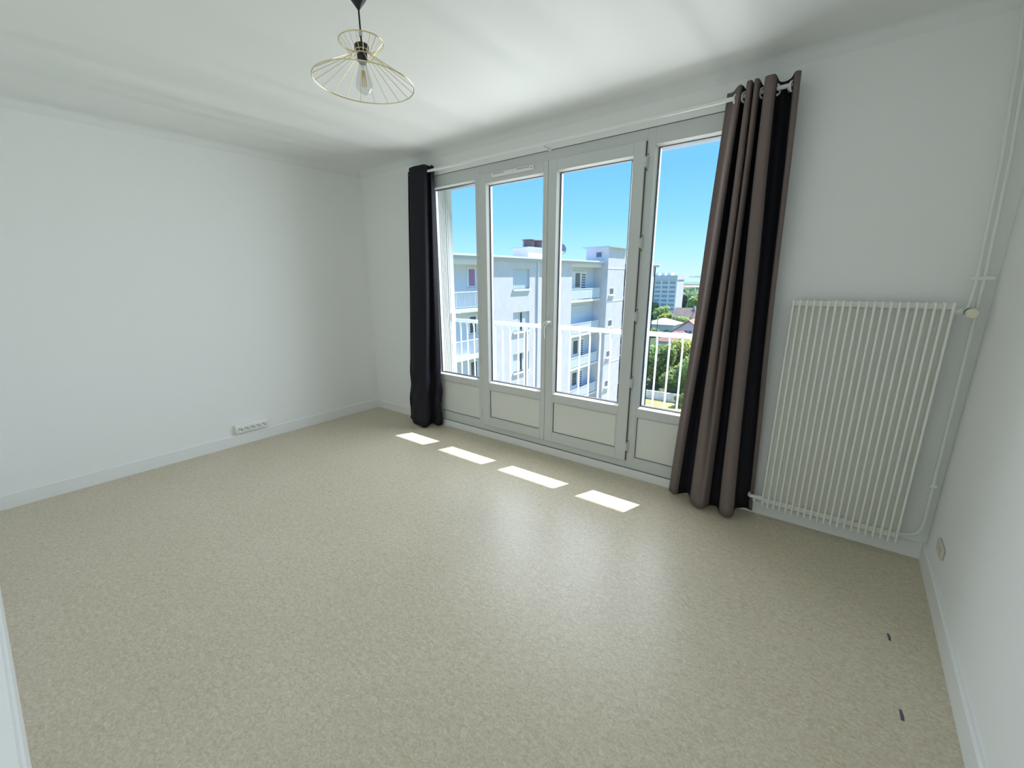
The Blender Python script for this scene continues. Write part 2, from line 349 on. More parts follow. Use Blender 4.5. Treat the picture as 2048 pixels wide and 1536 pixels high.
# trickle vent on the head of door 1
vt = MB().prism([(YF, 2.200), (YF-0.014, 2.203), (YF-0.017, 2.207), (YF-0.017, 2.226), (YF-0.012, 2.232), (YF, 2.234)], 'x', 1.772, 2.168).build('air_vent', M_socket, door1, bevel=0.0015)
for a, b in ((1.79, 1.895), (2.02, 2.135)): MB().box(a, b, YF-0.0178, YF-0.010, 2.2215, 2.2245).build('vent_slot', M_hole, vt)
MB().lathe([(0, -0.0185), (0.004, -0.0180), (0.004, -0.014)], 10, (2.151, YF, 2.216), 'y').build('vent_screw', M_hole, vt)
MB().box(1.79, 2.15, YF-0.021, YF-0.014, 2.206, 2.210).build('vent_lip', M_socket, vt)

# ------------------------------------------------------------------ curtain rod and curtains
rod = thing('curtain_rod', 'slim white curtain rod across the top of the window wall', 'curtain rod', (2.3, 0, 2.334))
def local(mb, o):
    L = o.location; mb.v = [(x-L[0], y-L[1], z-L[2]) for x, y, z in mb.v]; return mb
RY = -0.095
local(MB().tube([(0.90, RY, 2.334), (3.748, RY, 2.334)], 0.0105, 14), rod).build('pole', M_rod, rod, smooth=True)
for x, s in ((0.90, -1), (3.748, 1)):
    local(MB().lathe([(0.0105, 0), (0.014, 0.002*s), (0.014, 0.02*s), (0.009, 0.026*s), (0, 0.027*s)], 14, (x, RY, 2.334), 'x'), rod).build('finial', M_rod, rod, smooth=True)
for x in (0.87+0.06, 2.29, 3.725):
    bk = MB().tube([(x, 0, 2.322), (x, RY+0.004, 2.322)], 0.006, 10)
    bk.lathe([(0.016, 0), (0.016, -0.004), (0.012, -0.006), (0, -0.006)], 14, (x, 0, 2.322), 'y')
    local(bk, rod).build('bracket', M_rod, rod, smooth=True)
def catmull(P, n):
    out = []
    for i in range(len(P)-1):
        p0, p1, p2, p3 = P[max(i-1, 0)], P[i], P[i+1], P[min(i+2, len(P)-1)]
        for k in range(n):
            t = k/n; t2 = t*t; t3 = t2*t
            out.append(tuple(0.5*((2*b)+(-a+c)*t+(2*a-5*b+4*c-d)*t2+(-a+3*b-3*c+d)*t3) for a, b, c, d in zip(p0, p1, p2, p3)))
    out.append(tuple(P[-1])); return out
def curtain(name, label, keys, eyelets, ztop, lining, hem=0.018, crumple=0.0, seed=1):
    t = thing(name, label, 'curtain', (sum(k[0] for k in keys)/len(keys), -0.1, 0), 'curtains at the window')
    fine = catmull(keys, 8); nv = 44; rnd = random.Random(seed)
    m = MB(); nu = len(fine)
    ph = [rnd.uniform(0, 6.28) for _ in range(6)]
    for j in range(nv+1):
        s = j/nv                                    # 0 at top, 1 at the hem
        e = s**1.08
        for i, (xt, yt, xb, yb) in enumerate(fine):
            u = i/nu*12
            x = xt+(xb-xt)*e; y = yt+(yb-yt)*e
            y += 0.004*sin(u*1.3+ph[0]+s*5)*s*(1-s)*4*0.5; x += 0.004*sin(u*0.9+ph[1]+s*7)*s*(1-s)*4
            if crumple and s > 0.72:
                k = (s-0.72)/0.28; y += crumple*k*(1-k)*4*sin(s*46+u*2.1); x += 0.5*crumple*k*(1-k)*4*cos(s*39+u)
            z = ztop+(hem-ztop)*s
            if s > 0.97: z += 0.004*sin(u*2.3+ph[2])*(s-0.97)/0.03
            m.v.append((x, min(y, -0.006 if z > 0.12 else -0.018), z))
    for j in range(nv):
        for i in range(nu-1): m.f.append((j*nu+i, j*nu+i+1, (j+1)*nu+i+1, (j+1)*nu+i))
    o = local(m, t).build('curtain_fabric', M_curtain, t, smooth=True, recalc=False)
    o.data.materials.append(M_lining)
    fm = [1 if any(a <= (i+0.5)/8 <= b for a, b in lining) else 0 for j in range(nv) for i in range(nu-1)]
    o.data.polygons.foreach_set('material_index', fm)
    sd = o.modifiers.new('thickness', 'SOLIDIFY'); sd.thickness = 0.0022
    for (x, ang) in eyelets:
        ey = MB(); n = 20
        a = radians(ang); dx, dy = cos(a), sin(a)            # plane of the ring: spanned by (dx,dy,0) and z
        pts = [(x+0.0225*cos(2*pi*k/n)*dx, RY+0.0225*cos(2*pi*k/n)*dy, 2.328+0.0225*sin(2*pi*k/n)) for k in range(n)]
        ey.tube(pts, 0.0055, 8, closed=True)
        local(ey, t).build('eyelet', M_rod, t, smooth=True)
    return t
RIGHT = [(3.438,-.055,3.342,-.074),(3.468,-.06,3.365,-.092),(3.515,-.135,3.387,-.1),(3.528,-.05,3.454,-.041),(3.55,-.15,3.505,-.155),(3.569,-.155,3.544,-.188),(3.571,-.07,3.57,-.192),(3.584,-.155,3.586,-.191),
         (3.600,-.15,3.602,-.147),(3.602,-.05,3.614,-.11),(3.613,-.045,3.649,-.099),(3.629,-.15,3.684,-.179),(3.653,-.165,3.724,-.21),(3.671,-.15,3.75,-.172),(3.675,-.05,3.745,-.06),(3.70,-.03,3.774,-.03),(3.728,-.06,3.800,-.022),(3.752,-.13,3.818,-.026),(3.772,-.12,3.832,-.022)]
LEFT = [(.800,-.05,.68,-.10),(.825,-.035,.74,-.13),(.90,-.12,.84,-.19),(.98,-.145,.93,-.21),(1.06,-.14,1.0,-.21),(1.112,-.13,1.03,-.18),(1.10,-.05,.985,-.075),(1.12,-.045,1.03,-.08),(1.14,-.085,1.075,-.09),(1.128,-.04,1.105,-.045)]
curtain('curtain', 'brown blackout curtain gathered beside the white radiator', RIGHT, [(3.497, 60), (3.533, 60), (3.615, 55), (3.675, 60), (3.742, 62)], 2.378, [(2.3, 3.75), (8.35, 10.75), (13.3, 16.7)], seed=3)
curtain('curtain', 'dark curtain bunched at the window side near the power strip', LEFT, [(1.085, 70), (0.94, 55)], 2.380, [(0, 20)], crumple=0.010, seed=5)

# ------------------------------------------------------------------ radiator with pipes
rad = thing('radiator', 'tall white ribbed radiator with vertical fins on the window wall', 'radiator', (4.18, 0, 0))
RX0, RX1, RZ0, RZ1 = 3.879, 4.488, 0.092, 1.305
local(MB().box(RX0, RX1, -0.058, -0.048, RZ0+0.012, RZ1-0.006), rad).build('back_panel', M_radback, rad, bevel=0.003)
for za, zb in ((RZ1-0.030, RZ1-0.004), (RZ0+0.020, RZ0+0.05)): local(MB().box(RX0, RX1, -0.076, -0.058, za, zb), rad).build('header', M_radback, rad, bevel=0.002)
hw = 0.0050
base_fin = None
for i in range(21):
    x = RX0+hw+(RX1-RX0-2*hw)*i/20
    if base_fin is None:
        f = MB(); n = 6
        pr = [(-hw, -0.056)]+[(-hw*cos(pi*k/n), -0.094-hw*sin(pi*k/n)) for k in range(n+1)]+[(hw, -0.056)]
        f.prism(pr, 'z', RZ0, RZ1)
        base_fin = f.build('fin', M_rad, rad, smooth=True, bevel=0.002); base_fin.location = (x-rad.location[0], 0, 0)
    else:
        c = base_fin.copy(); COL.objects.link(c); c.parent = rad; c.location = (x-rad.location[0], 0, 0)
for x in (4.02, 4.35):
    for z in (0.25, 1.2): local(MB().box(x-0.015, x+0.015, -0.049, -0.001, z-0.02, z+0.02), rad).build('wall_bracket', M_rad, rad)
vb = MB().tube([(RX1-0.005, -0.072, 1.268), (4.512, -0.072, 1.268), (4.53, -0.070, 1.268)], [0.009, 0.009, 0.012], 12).lathe([(0.013, -0.012), (0.014, 0), (0.013, 0.012)], 12, (4.502, -0.072, 1.268), 'x')
local(vb, rad).build('valve_body', M_pipe, rad, smooth=True)
local(MB().lathe([(0.017, 0.0), (0.019, -0.006), (0.017, -0.012)], 16, (4.535, -0.082, 1.266), 'y'), rad).build('valve_collar', M_dark, rad, smooth=True)
local(MB().lathe([(0.016, -0.010), (0.022, -0.016), (0.022, -0.042), (0.018, -0.048), (0, -0.049)], 18, (4.541, -0.080, 1.262), 'y'), rad).build('valve_knob', M_knob, rad, smooth=True)
eb = MB().tube([(RX0+0.004, -0.070, 0.135), (3.862, -0.070, 0.135), (3.838, -0.070, 0.134), (3.820, -0.070, 0.133)], [0.0155, 0.0155, 0.011, 0.011], 12)
eb.tube([(3.822, -0.070, 0.133), (3.813, -0.069, 0.133), (3.809, -0.060, 0.133), (3.809, -0.002, 0.133)], [0.011, 0.0105, 0.0095, 0.008], 10).lathe([(0.008, -0.02), (0.008, 0.0)], 8, (3.84, -0.07, 0.126))
local(eb, rad).build('return_elbow', M_pipe, rad, smooth=True)

def pipe(name, label, pts, r): 
    t = thing(name, label, 'pipe', pts[0], 'heating pipes in the corner')
    local(MB().tube(pts, r, 12), t).build('pipe_run', M_pipe, t, smooth=True); return t
p1 = pipe('heating_pipe', 'white painted heating pipe running down to the radiator valve with the cream knob',
          [(4.470, -0.045, 2.5), (4.480, -0.045, 2.40), (4.492, -0.045, 2.28), (4.520, -0.045, 1.90), (4.537, -0.045, 1.45), (4.538, -0.046, 1.38), (4.536, -0.050, 1.335), (4.531, -0.062, 1.295), (4.529, -0.070, 1.268)], 0.0075)
p2 = pipe('heating_pipe', 'white painted heating pipe beside the corner curving into the radiator foot',
          [(4.496, -0.045, 2.5), (4.505, -0.045, 2.40), (4.516, -0.045, 2.28), (4.543, -0.045, 1.90), (4.560, -0.045, 1.41), (4.566, -0.045, 0.9), (4.570, -0.045, 0.45), (4.573, -0.045, 0.24), (4.571, -0.046, 0.19), (4.560, -0.048, 0.158), (4.540, -0.052, 0.143), (4.515, -0.058, 0.138), (4.478, -0.066, 0.137)], 0.0075)
for z, xa, xb in ((1.41, 4.518, 4.590), (0.42, 4.558, 4.586)):
    o = MB().box(xa, xb, -0.054, -0.046, z-0.008, z+0.008).box(xa+(xb-xa)*0.4, xa+(xb-xa)*0.6, -0.05, 0, z-0.006, z+0.006)
    local(o, p2).build('pipe_clip', M_pipe, p2, bevel=0.002)
# beige plate on the right wall
pl = thing('wall_plate', 'small beige cable outlet plate low on the right wall', 'outlet', (XR, -0.316, 0.23))
MB().box(-0.012, 0, -0.062, 0.062, -0.028, 0.028).build('cover', M_plate, pl, bevel=0.006)
MB().box(-0.0145, -0.011, -0.018, 0.018, -0.013, 0.013).build('flap', M_plate, pl, bevel=0.001)
# power strip on the left wall
ps = thing('power_strip', 'white five way socket strip mounted above the left baseboard', 'power strip', (0.012, -1.397, 0.152))
MB().prism([(-0.012, -0.041), (0.020, -0.041), (0.024, -0.037), (0.024, 0.022), (0.016, 0.041), (-0.012, 0.041)], 'y', -0.138, 0.138).build('body', M_socket, ps, bevel=0.003)
for k in range(5):
    y = -0.100+k*0.05
    s_ = MB().lathe([(0.0225, 0.0235), (0.0222, 0.0310), (0.0195, 0.0318), (0.0180, 0.0308), (0.0172, 0.0243), (0, 0.0243)], 20, (0, y, -0.006), 'x').build('socket', M_socket, ps, smooth=True)
    a = radians(35)
    for sx in (-1, 1):
        yy, zz = y+sx*0.0095*cos(a), -0.006-sx*0.0095*sin(a)
        MB().lathe([(0.0048, 0.0240), (0.0048, 0.0252), (0, 0.0253)], 10, (0, yy, zz), 'x').build('contact_hole', M_hole, s_)
    MB().lathe([(0.0028, 0.024), (0.0028, 0.031), (0, 0.032)], 8, (0, y+0.009*sin(a), -0.006+0.009*cos(a)), 'x').build('earth_pin', M_chrome, s_)

# ------------------------------------------------------------------ pendant lamp
LX, LY = 2.511, -1.702
lamp = thing('pendant_lamp', 'pale brass wire pendant lamp with a clear bulb and black socket', 'lamp', (LX, LY, 2.5))
def Lb(mb, name, m, par=None, **k):
    return mb.build(name, m, par or lamp, **k)
Lb(MB().lathe([(0.052, 0), (0.052, -0.012), (0.046, -0.024), (0.030, -0.052), (0.010, -0.078), (0.006, -0.084), (0, -0.085)], 28), 'ceiling_cup', M_black, smooth=True)
Lb(MB().tube([(0, 0, -0.08), (0.0005, 0, -0.13), (0.002, 0, -0.20)], 0.0032, 8), 'cord', M_cord, smooth=True)
Lb(MB().box(-0.007, 0.007, -0.004, 0.004, -0.172, -0.155), 'cord_grip', M_chrome, bevel=0.002)
Lb(MB().lathe([(0.004, -0.188), (0.012, -0.195), (0.024, -0.198), (0.0275, -0.203), (0.0275, -0.214), (0.0215, -0.217), (0.0190, -0.222), (0.0190, -0.252), (0.0165, -0.255), (0, -0.255)], 24), 'lamp_socket', M_black, smooth=True)
ZT, ZN, ZL = -0.190, -0.237, -0.329       # the lower ring tips a little
def low(a, r=0.19):
    x, y = r*cos(a), r*sin(a); return (x, y, ZL-0.030*x-0.040*y)
Lb(MB().tube([(0.083*cos(2*pi*k/48), 0.083*sin(2*pi*k/48), ZT) for k in range(48)], 0.0021, 6, closed=True), 'top_ring', M_brass, smooth=True)
Lb(MB().tube([low(2*pi*k/72) for k in range(72)], 0.0021, 6, closed=True), 'bottom_ring', M_brass, smooth=True)
Lb(MB().tube([(0.041*cos(2*pi*k/32), 0.041*sin(2*pi*k/32), ZN) for k in range(32)], 0.0018, 6, closed=True), 'neck_ring', M_brass, smooth=True)
sr = MB().tube([(0.0235*cos(2*pi*k/24), 0.0235*sin(2*pi*k/24), -0.2165) for k in range(24)], 0.002, 6, closed=True)
for k in range(3):
    a = 2*pi*k/3+0.4; sr.tube([(0.0235*cos(a), 0.0235*sin(a), -0.2165), (0.041*cos(a), 0.041*sin(a), ZN)], 0.0014, 6)
Lb(sr, 'carrier_ring', M_brass, smooth=True)
for k in range(20):
    a = 2*pi*(k+0.35)/20
    Lb(MB().tube([(0.083*cos(a), 0.083*sin(a), ZT), (0.041*cos(a), 0.041*sin(a), ZN), low(a)], 0.0012, 5), 'wire', M_brass, smooth=True)
bulb = Lb(MB().lathe([(0.0130, -0.252), (0.0150, -0.262), (0.0200, -0.283), (0.0270, -0.308), (0.0315, -0.328), (0.0320, -0.338), (0.0285, -0.349), (0.0185, -0.359), (0.0080, -0.3655), (0.0, -0.367)], 28), 'bulb', M_bulb, smooth=True)
fl = MB()
for k in range(6):
    a = 2*pi*k/6; fl.tube([(0.0045*cos(a), 0.0045*sin(a), -0.285), (0.0095*cos(a+0.5), 0.0095*sin(a+0.5), -0.338)], 0.0016, 6)
Lb(fl, 'filament', M_fil, bulb, smooth=True)
Lb(MB().tube([(0, 0, -0.256), (0, 0, -0.286)], [0.006, 0.003], 8), 'bulb_stem', M_bulb, bulb, smooth=True)
Lb(MB().lathe([(0.0135, -0.250), (0.0145, -0.256), (0.0135, -0.262)], 16), 'bulb_cap', M_chrome, bulb, smooth=True)

# ------------------------------------------------------------------ own balcony
bal = thing('balcony', 'shallow white loggia outside the window with tiled floor', 'balcony', (2.3, 0.6, 0))
local(MB().box(-0.4, 5.4, 0.09, 1.16, -0.22, -0.06), bal).build('floor_slab', M_tile, bal)
cs = MB().box(-0.4, 5.4, 0.09, 1.157, 2.468, 2.66)
local(cs, bal).build('ceiling_slab', M_soffit, bal)
local(MB().box(-0.4, 5.4, 1.06, 1.12, 2.456, 2.468).box(-0.4, 5.4, 0.55, 0.57, 2.462, 2.468), bal).build('drip_edge', M_roofedge, bal)
rl = thing('railing', 'white metal railing of the balcony outside the window', 'railing', (2.3, 1.09, -0.06))
RZ = 0.905
local(MB().box(-0.35, 5.3, 1.07, 1.11, RZ, RZ+0.042), rl).build('top_rail', M_rail, rl, bevel=0.003)
local(MB().box(-0.35, 5.3, 1.08, 1.10, 0.02, 0.045), rl).build('bottom_rail', M_rail, rl)
pb = None
for i in range(44):
    x = 0.32+0.1125*(i-6)
    if x > 5.25: break
    if pb is None:
        b_ = MB().box(-0.007, 0.007, 0.0, 0.012, 0.09, RZ+0.06-0.06).add([(-0.007, 0.0, RZ-0.05), (0.007, 0.0, RZ-0.05), (0.007, -0.012, RZ+0.002), (-0.007, -0.012, RZ+0.002), (-0.007, 0.012, RZ-0.05), (0.007, 0.012, RZ-0.05), (0.007, 0.0, RZ+0.002), (-0.007, 0.0, RZ+0.002)], [(0, 1, 2, 3), (7, 6, 5, 4), (0, 3, 7, 4), (1, 5, 6, 2)])
        b_.v = [(x_, y_, z_+0.06) for x_, y_, z_ in b_.v]
        pb = b_.build('baluster', M_rail, rl); pb.location = (x-2.3, -0.018, 0)
    else:
        c = pb.copy(); COL.objects.link(c); c.parent = rl; c.location = (x-2.3, -0.018, 0)
for x in (-0.3, 1.319, 3.45, 5.2): local(MB().box(x-0.018, x+0.018, 1.072, 1.108, -0.06, RZ), rl).build('post', M_rail, rl)
# folded shutters in the left reveal
sh = thing('folding_shutter', 'white slatted shutter leaves folded beside the left window pane', 'shutter', (0.9, 0.09, 0.0))
for i in range(4):
    xo = 0.960-0.036*i-0.012
    m = MB().box(xo-0.010, xo+0.003, 0.095, 0.335, 0.10, 2.40)
    for k in range(8): m.box(xo+0.003, xo+0.010, 0.100+k*0.019, 0.100+k*0.019+0.0115, 0.12, 2.38)
    m.box(xo-0.012, xo+0.012, 0.256, 0.272, 0.10, 2.40).box(xo-0.012, xo+0.011, 0.277, 0.337, 0.10, 2.40)
    local(m, sh).build('shutter_leaf', M_slat, sh, bevel=0.0015)
lt = MB().box(0.960, 0.975, 0.27, 0.325, 1.02, 1.10).tube([(0.968, 0.32, 1.09), (0.970, 0.36, 1.095), (0.972, 0.39, 1.085)], 0.004, 6)
local(lt, sh).build('latch', M_pvc, sh, bevel=0.002)

# ------------------------------------------------------------------ the wing of the block opposite
XF = -12.5; FH = 2.7; GND = -14.5
apt = thing('apartment_building', 'white apartment block wing with loggias seen through the window', 'building', (XF, 30, GND))
def A(mb, name, m, par=None, **k):
    if par is None: par = apt
    return local(mb, apt).build(name, m, par, **k) if par is apt else mb.build(name, m, par, **k)
def facade(y0, y1, z0, z1, holes, d=0.25):
    ys = sorted({y0, y1, *[h[0] for h in holes], *[h[1] for h in holes]}); zs = sorted({z0, z1, *[h[2] for h in holes], *[h[3] for h in holes]})
    m = MB()
    for a, b in zip(ys, ys[1:]):
        run = None
        for c, e in zip(zs, zs[1:]):
            hole = any(h[0] <= a and b <= h[1] and h[2] <= c and e <= h[3] for h in holes)
            if hole:
                if run: m.box(XF-d, XF, a, b, run[0], run[1]); run = None
            else: run = (run[0], e) if run else (c, e)
        if run: m.box(XF-d, XF, a, b, run[0], run[1])
    return m
ZTOP = 2.5
fl_z = [-FH*k for k in range(6)]
cols = [(19.24, 21.05), (23.0, 24.82)]
holesB = [(a, b, 0.80+z, 2.05+z) for a, b in cols for z in fl_z]
A(facade(17.35, 26.65, GND, ZTOP, holesB), 'wall', M_facade)
A(MB().box(-22, XF-0.25, 17.6, 26.4, GND, ZTOP), 'core', M_dark)
A(MB().box(-13.3, XF-0.25, 17.35, 17.6, GND, ZTOP), 'return_wall', M_facade)
A(MB().box(-13.3, XF-0.25, 26.4, 26.65, GND, ZTOP), 'return_wall', M_facade)
# loggia A (nearest)
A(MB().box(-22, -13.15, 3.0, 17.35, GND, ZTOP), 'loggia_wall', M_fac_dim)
A(MB().box(-13.2, XF, 3.0, 17.35, 2.25, ZTOP), 'lintel', M_fac_trim)
# loggia C and its back wall
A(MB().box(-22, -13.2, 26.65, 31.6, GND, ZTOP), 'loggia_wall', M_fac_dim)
A(MB().box(-13.2, XF-0.02, 26.65, 31.6, 2.28, ZTOP), 'lintel', M_fac_trim)
# stair tower
TX = -11.95; TH = 3.87
A(MB().box(-14.0, TX, 31.6, 35.0, GND, TH), 'stair_tower', M_facade)
A(MB().box(-14.25, TX+0.22, 31.3, 35.3, TH, TH+0.09), 'tower_cap', M_roofedge)
for z in (2.2, 2.2-FH, 2.2-2*FH, 2.2-3*FH): A(MB().box(TX, TX+0.02, 31.6, 35.0, z-0.04, z+0.05), 'tower_band', M_fac_trim)
# beyond the tower
holesE = [(42.4, 43.5, 0.6+z, 1.92+z) for z in fl_z]+[(36.0, 39.0, -0.2+z, 2.2+z) for z in fl_z]
A(facade(35.0, 44.4, GND, ZTOP, holesE), 'wall', M_facade)
A(MB().box(-22, XF-0.9, 35.0, 44.1, GND, ZTOP), 'core', M_dark)
A(MB().box(-22, XF, 44.1, 44.4, GND, ZTOP), 'gable_wall', M_facade)
A(MB().box(XF-0.9, XF-0.3, 39.0, 44.1, GND, ZTOP), 'core', M_dark)
for z in fl_z:
    A(MB().box(XF-0.9, XF+0.25, 35.9, 39.1, -0.42+z, -0.24+z), 'balcony_slab', M_fac_trim)
    A(MB().box(XF+0.18, XF+0.23, 35.9, 39.1, -0.2+z, 0.75+z), 'balcony_front', M_purple)
# roof with coping
for a, b in ((3.0, 31.6), (35.0, 45.1)):
    A(MB().box(-22, XF+0.14, a, b, ZTOP, ZTOP+0.17), 'roof_slab', M_roofedge)
    A(MB().box(-22, XF+0.30, a, b+0.05, ZTOP+0.17, ZTOP+0.27), 'roof_coping', M_fac_trim)
# slabs and railings of the loggias
def loggia_rail(y0, y1, z, name='loggia_rail', bars=True):
    m = MB().box(XF-0.06, XF-0.01, y0, y1, z+0.73, z+0.78).box(XF-0.05, XF-0.02, y0, y1, z-0.08, z-0.05)
    n = int((y1-y0)/0.13)
    for k in range(n+1):
        y = y0+(y1-y0)*k/n; wd = 0.035 if k % 12 == 0 else 0.016
        m.box(XF-0.05, XF-0.02, y-wd/2, y+wd/2, z-0.06, z+0.73)
    return A(m, name, M_rail)
for k, z in enumerate(fl_z):
    A(MB().box(-13.2, XF+0.0, 3.0, 17.35, -0.36+z, -0.18+z), 'loggia_slab', M_fac_trim)
    loggia_rail(11.0, 17.2, z)
    A(MB().box(-13.2, XF+0.0, 26.65, 31.6, -0.40+z, -0.22+z), 'loggia_slab', M_fac_trim)
    m = MB().box(XF-0.05, XF-0.01, 26.65, 31.6, z+0.60, z+0.65)
    for y in (28.2, 29.9, 31.2): m.box(XF-0.05, XF-0.02, y-0.03, y+0.03, z-0.24, z+0.62)
    A(m, 'loggia_rail', M_rail)
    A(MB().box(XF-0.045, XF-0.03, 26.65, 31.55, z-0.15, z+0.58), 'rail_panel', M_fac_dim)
    # loggia A back window
    wn = A(MB().box(-13.15, -13.11, 15.74, 16.46, 0.98+z, 2.08+z), 'window', M_fac_trim)
    wn2 = MB().box(-13.105-XF, -13.10-XF, 15.84-30, 16.36-30, 1.06+z-GND, 2.0+z-GND).build('pane', M_purple if k == 0 else M_win, wn)
    A(MB().box(-13.15, -13.05, 15.7, 16.5, 0.90+z, 0.96+z), 'sill', M_fac_dim)
    # loggia C: glazed door and shutter
    dr = A(MB().box(-13.2, -13.15, 27.5, 30.2, -0.2+z, 1.96+z), 'door', M_fac_trim if k != 1 else M_shut)
    if k != 1:
        MB().box(-13.15-XF, -13.13-XF, 28.35-30, 29.05-30, 0.75+z-GND, 1.82+z-GND).build('pane', M_win, dr)
        for q in range(9): MB().box(-13.15-XF, -13.12-XF, 29.4-30, 30.0-30, 0.05+q*0.2+z-GND, 0.15+q*0.2+z-GND).build('louvre', M_dark, dr)
# windows of wall B and of the far end (copied floor by floor)
def sh_window(y0, y1, z, closed):
    z0, z1 = 0.80+z, 2.05+z
    o = MB().box(XF-0.22, XF-0.17, y0, y1, z0, z0+0.06).box(XF-0.22, XF-0.17, y0, y1, z1-0.06, z1).box(XF-0.22, XF-0.17, y0, y0+0.06, z0, z1).box(XF-0.22, XF-0.17, y1-0.06, y1, z0, z1)
    wn = A(o, 'window', M_fac_trim)
    def S(mb, name, m): mb.v = [(x-XF, y-30, zz-GND) for x, y, zz in mb.v]; return mb.build(name, m, wn)
    if closed:
        m = MB().box(XF-0.16, XF-0.14, y0, y1, z0, z1)
        for q in range(8): m.box(XF-0.14, XF-0.128, y0+(y1-y0)*q/8+0.015, y0+(y1-y0)*(q+1)/8-0.015, z0, z1)
        S(m, 'shutter', M_shut)
    else:
        S(MB().box(XF-0.20, XF-0.19, y0, y1, z0, z1), 'pane', M_win)
        S(MB().box(XF-0.17, XF-0.12, y0+0.0, y0+(y1-y0)*0.42, z0, z1), 'shutter', M_shut)
        S(MB().box(XF-0.17, XF-0.12, y1-(y1-y0)*0.36, y1, z0, z1), 'shutter', M_shut)
        S(MB().box(XF-0.19, XF-0.15, y0+(y1-y0)*0.5-0.05, y0+(y1-y0)*0.5+0.05, z0, z1), 'mullion', M_fac_trim)
    S(MB().box(XF-0.22, XF+0.09, y0-0.04, y1+0.04, z0-0.12, z0), 'sill', M_fac_trim)
for a, b in cols:
    for k, z in enumerate(fl_z): sh_window(a, b, z, k == 0)
for z in fl_z:
    o = MB().box(XF-0.22, XF-0.17, 42.4, 42.46, 0.6+z, 1.92+z).box(XF-0.22, XF-0.17, 43.44, 43.5, 0.6+z, 1.92+z).box(XF-0.22, XF-0.17, 42.92, 42.98, 0.6+z, 1.92+z)
    wn = A(o, 'window', M_fac_trim)
    MB().box(-0.21, -0.19, 12.4, 13.5, 0.6+z-GND, 1.92+z-GND).build('pane', M_shut if z < -8 or z > -1 else M_win, wn)
    MB().box(-0.22, 0.10, 12.3, 13.6, 0.48+z-GND, 0.6+z-GND).build('sill', M_fac_trim, wn)
# tower openings
tw = A(MB().box(-13.1, -12.5, 31.56, 31.62, 3.08, 3.55), 'window', M_facade)
MB().box(-13.03-XF, -12.57-XF, 31.54-30, 31.565-30, 3.13-GND, 3.50-GND).build('pane', M_dark, tw)
for k in range(5):
    z = -FH*k
    wn = A(MB().box(TX-0.02, TX+0.015, 32.05, 32.95, 0.02+z, 0.62+z), 'window', M_fac_trim)
    MB().box(TX+0.015-XF, TX+0.02-XF, 32.15-30, 32.85-30, 0.09+z-GND, 0.56+z-GND).build('pane', M_dark, wn)
    MB().box(TX-XF, TX+0.14-XF, 31.95-30, 33.05-30, -0.06+z-GND, 0.02+z-GND).build('sill', M_fac_trim, wn)
A(MB().tube([(XF+0.05, 21.95, GND), (XF+0.05, 21.95, ZTOP)], 0.05, 8), 'drainpipe', M_fac_trim)
# roof stack with cowls
chm = A(MB().box(-17.5, -16.0, 25.9, 29.2, ZTOP, 3.78), 'chimney', M_tower)
A(MB().box(-17.7, -15.9, 25.7, 29.3, 3.78, 3.84), 'chimney_cap', M_roofedge)
for y in (26.75, 28.0):
    c = MB().lathe([(0.36, 3.84), (0.36, 3.92), (0.48, 3.93), (0.48, 3.97), (0.38, 3.98), (0.38, 4.08), (0.48, 4.09), (0.48, 4.13), (0.38, 4.14), (0.38, 4.24), (0.48, 4.25), (0.48, 4.29), (0.38, 4.30), (0.38, 4.38), (0.52, 4.39), (0.52, 4.44), (0.2, 4.5)], 14, (-16.6, y, 0))
    A(c, 'chimney_cowl', M_chim, smooth=False)
def dish(x, y, z, label):
    t = thing('satellite_dish', label, 'satellite dish', (x, y, 2.77), 'dishes on the opposite roof')
    d = MB(); n = 18
    for j, (r, h) in enumerate(((0.0, 0.0), (0.2, 0.02), (0.38, 0.07), (0.44, 0.10))):
        for k in range(n):
            a = 2*pi*k/n; d.v.append((h-0.05, r*cos(a), r*sin(a)))
    for j in range(3):
        for k in range(n): d.f.append((j*n+k, j*n+(k+1) % n, (j+1)*n+(k+1) % n, (j+1)*n+k))
    o = d.build('reflector', M_dish, t, smooth=True); o.location = (0, 0, z-2.77); o.rotation_euler = (0, -0.3, -0.5)
    sd = o.modifiers.new('thickness', 'SOLIDIFY'); sd.thickness = 0.03
    MB().tube([(0, 0, 0), (0, 0, z-2.77)], 0.04, 8).build('mast', M_dish, t)
dish(-14.0, 27.45, 3.65, 'grey satellite dish standing higher on its mast above the roof edge')
dish(-14.6, 27.7, 3.02, 'grey satellite dish peeking low over the white roof edge')

# ------------------------------------------------------------------ land, wall, trees, houses
struct(MB().add([(-900, -60, GND), (700, -60, GND), (700, 1500, GND), (-900, 1500, GND)], [(0, 1, 2, 3)]).build('ground', M_land, recalc=False))
lawn = MB().box(-22, 25, 45.5, 53.75, GND, GND+0.04).box(-11.4, 25, 8.0, 45.5, GND, GND+0.04).build('lawn', M_grass); lawn['kind'] = 'stuff'; lawn['label'] = 'dry yellow lawn below'; lawn['category'] = 'grass'
gw = thing('garden_wall', 'low concrete panel garden wall behind the dry lawn', 'wall', (-13, 53.9, GND))
for k in range(14):
    x = -20.0+k*1.5
    MB().box(x+13.0+0.03, x+13.0+1.47, -0.05, 0.05, 0, 1.06).build('panel', M_conc, gw)
    MB().box(x+13.0-0.07, x+13.0+0.07, -0.09, 0.09, 0, 1.12).build('post', M_conc, gw)
MB().box(-7.0, 14.0, -0.10, 0.10, 1.06, 1.12).build('coping', M_fac_trim, gw)
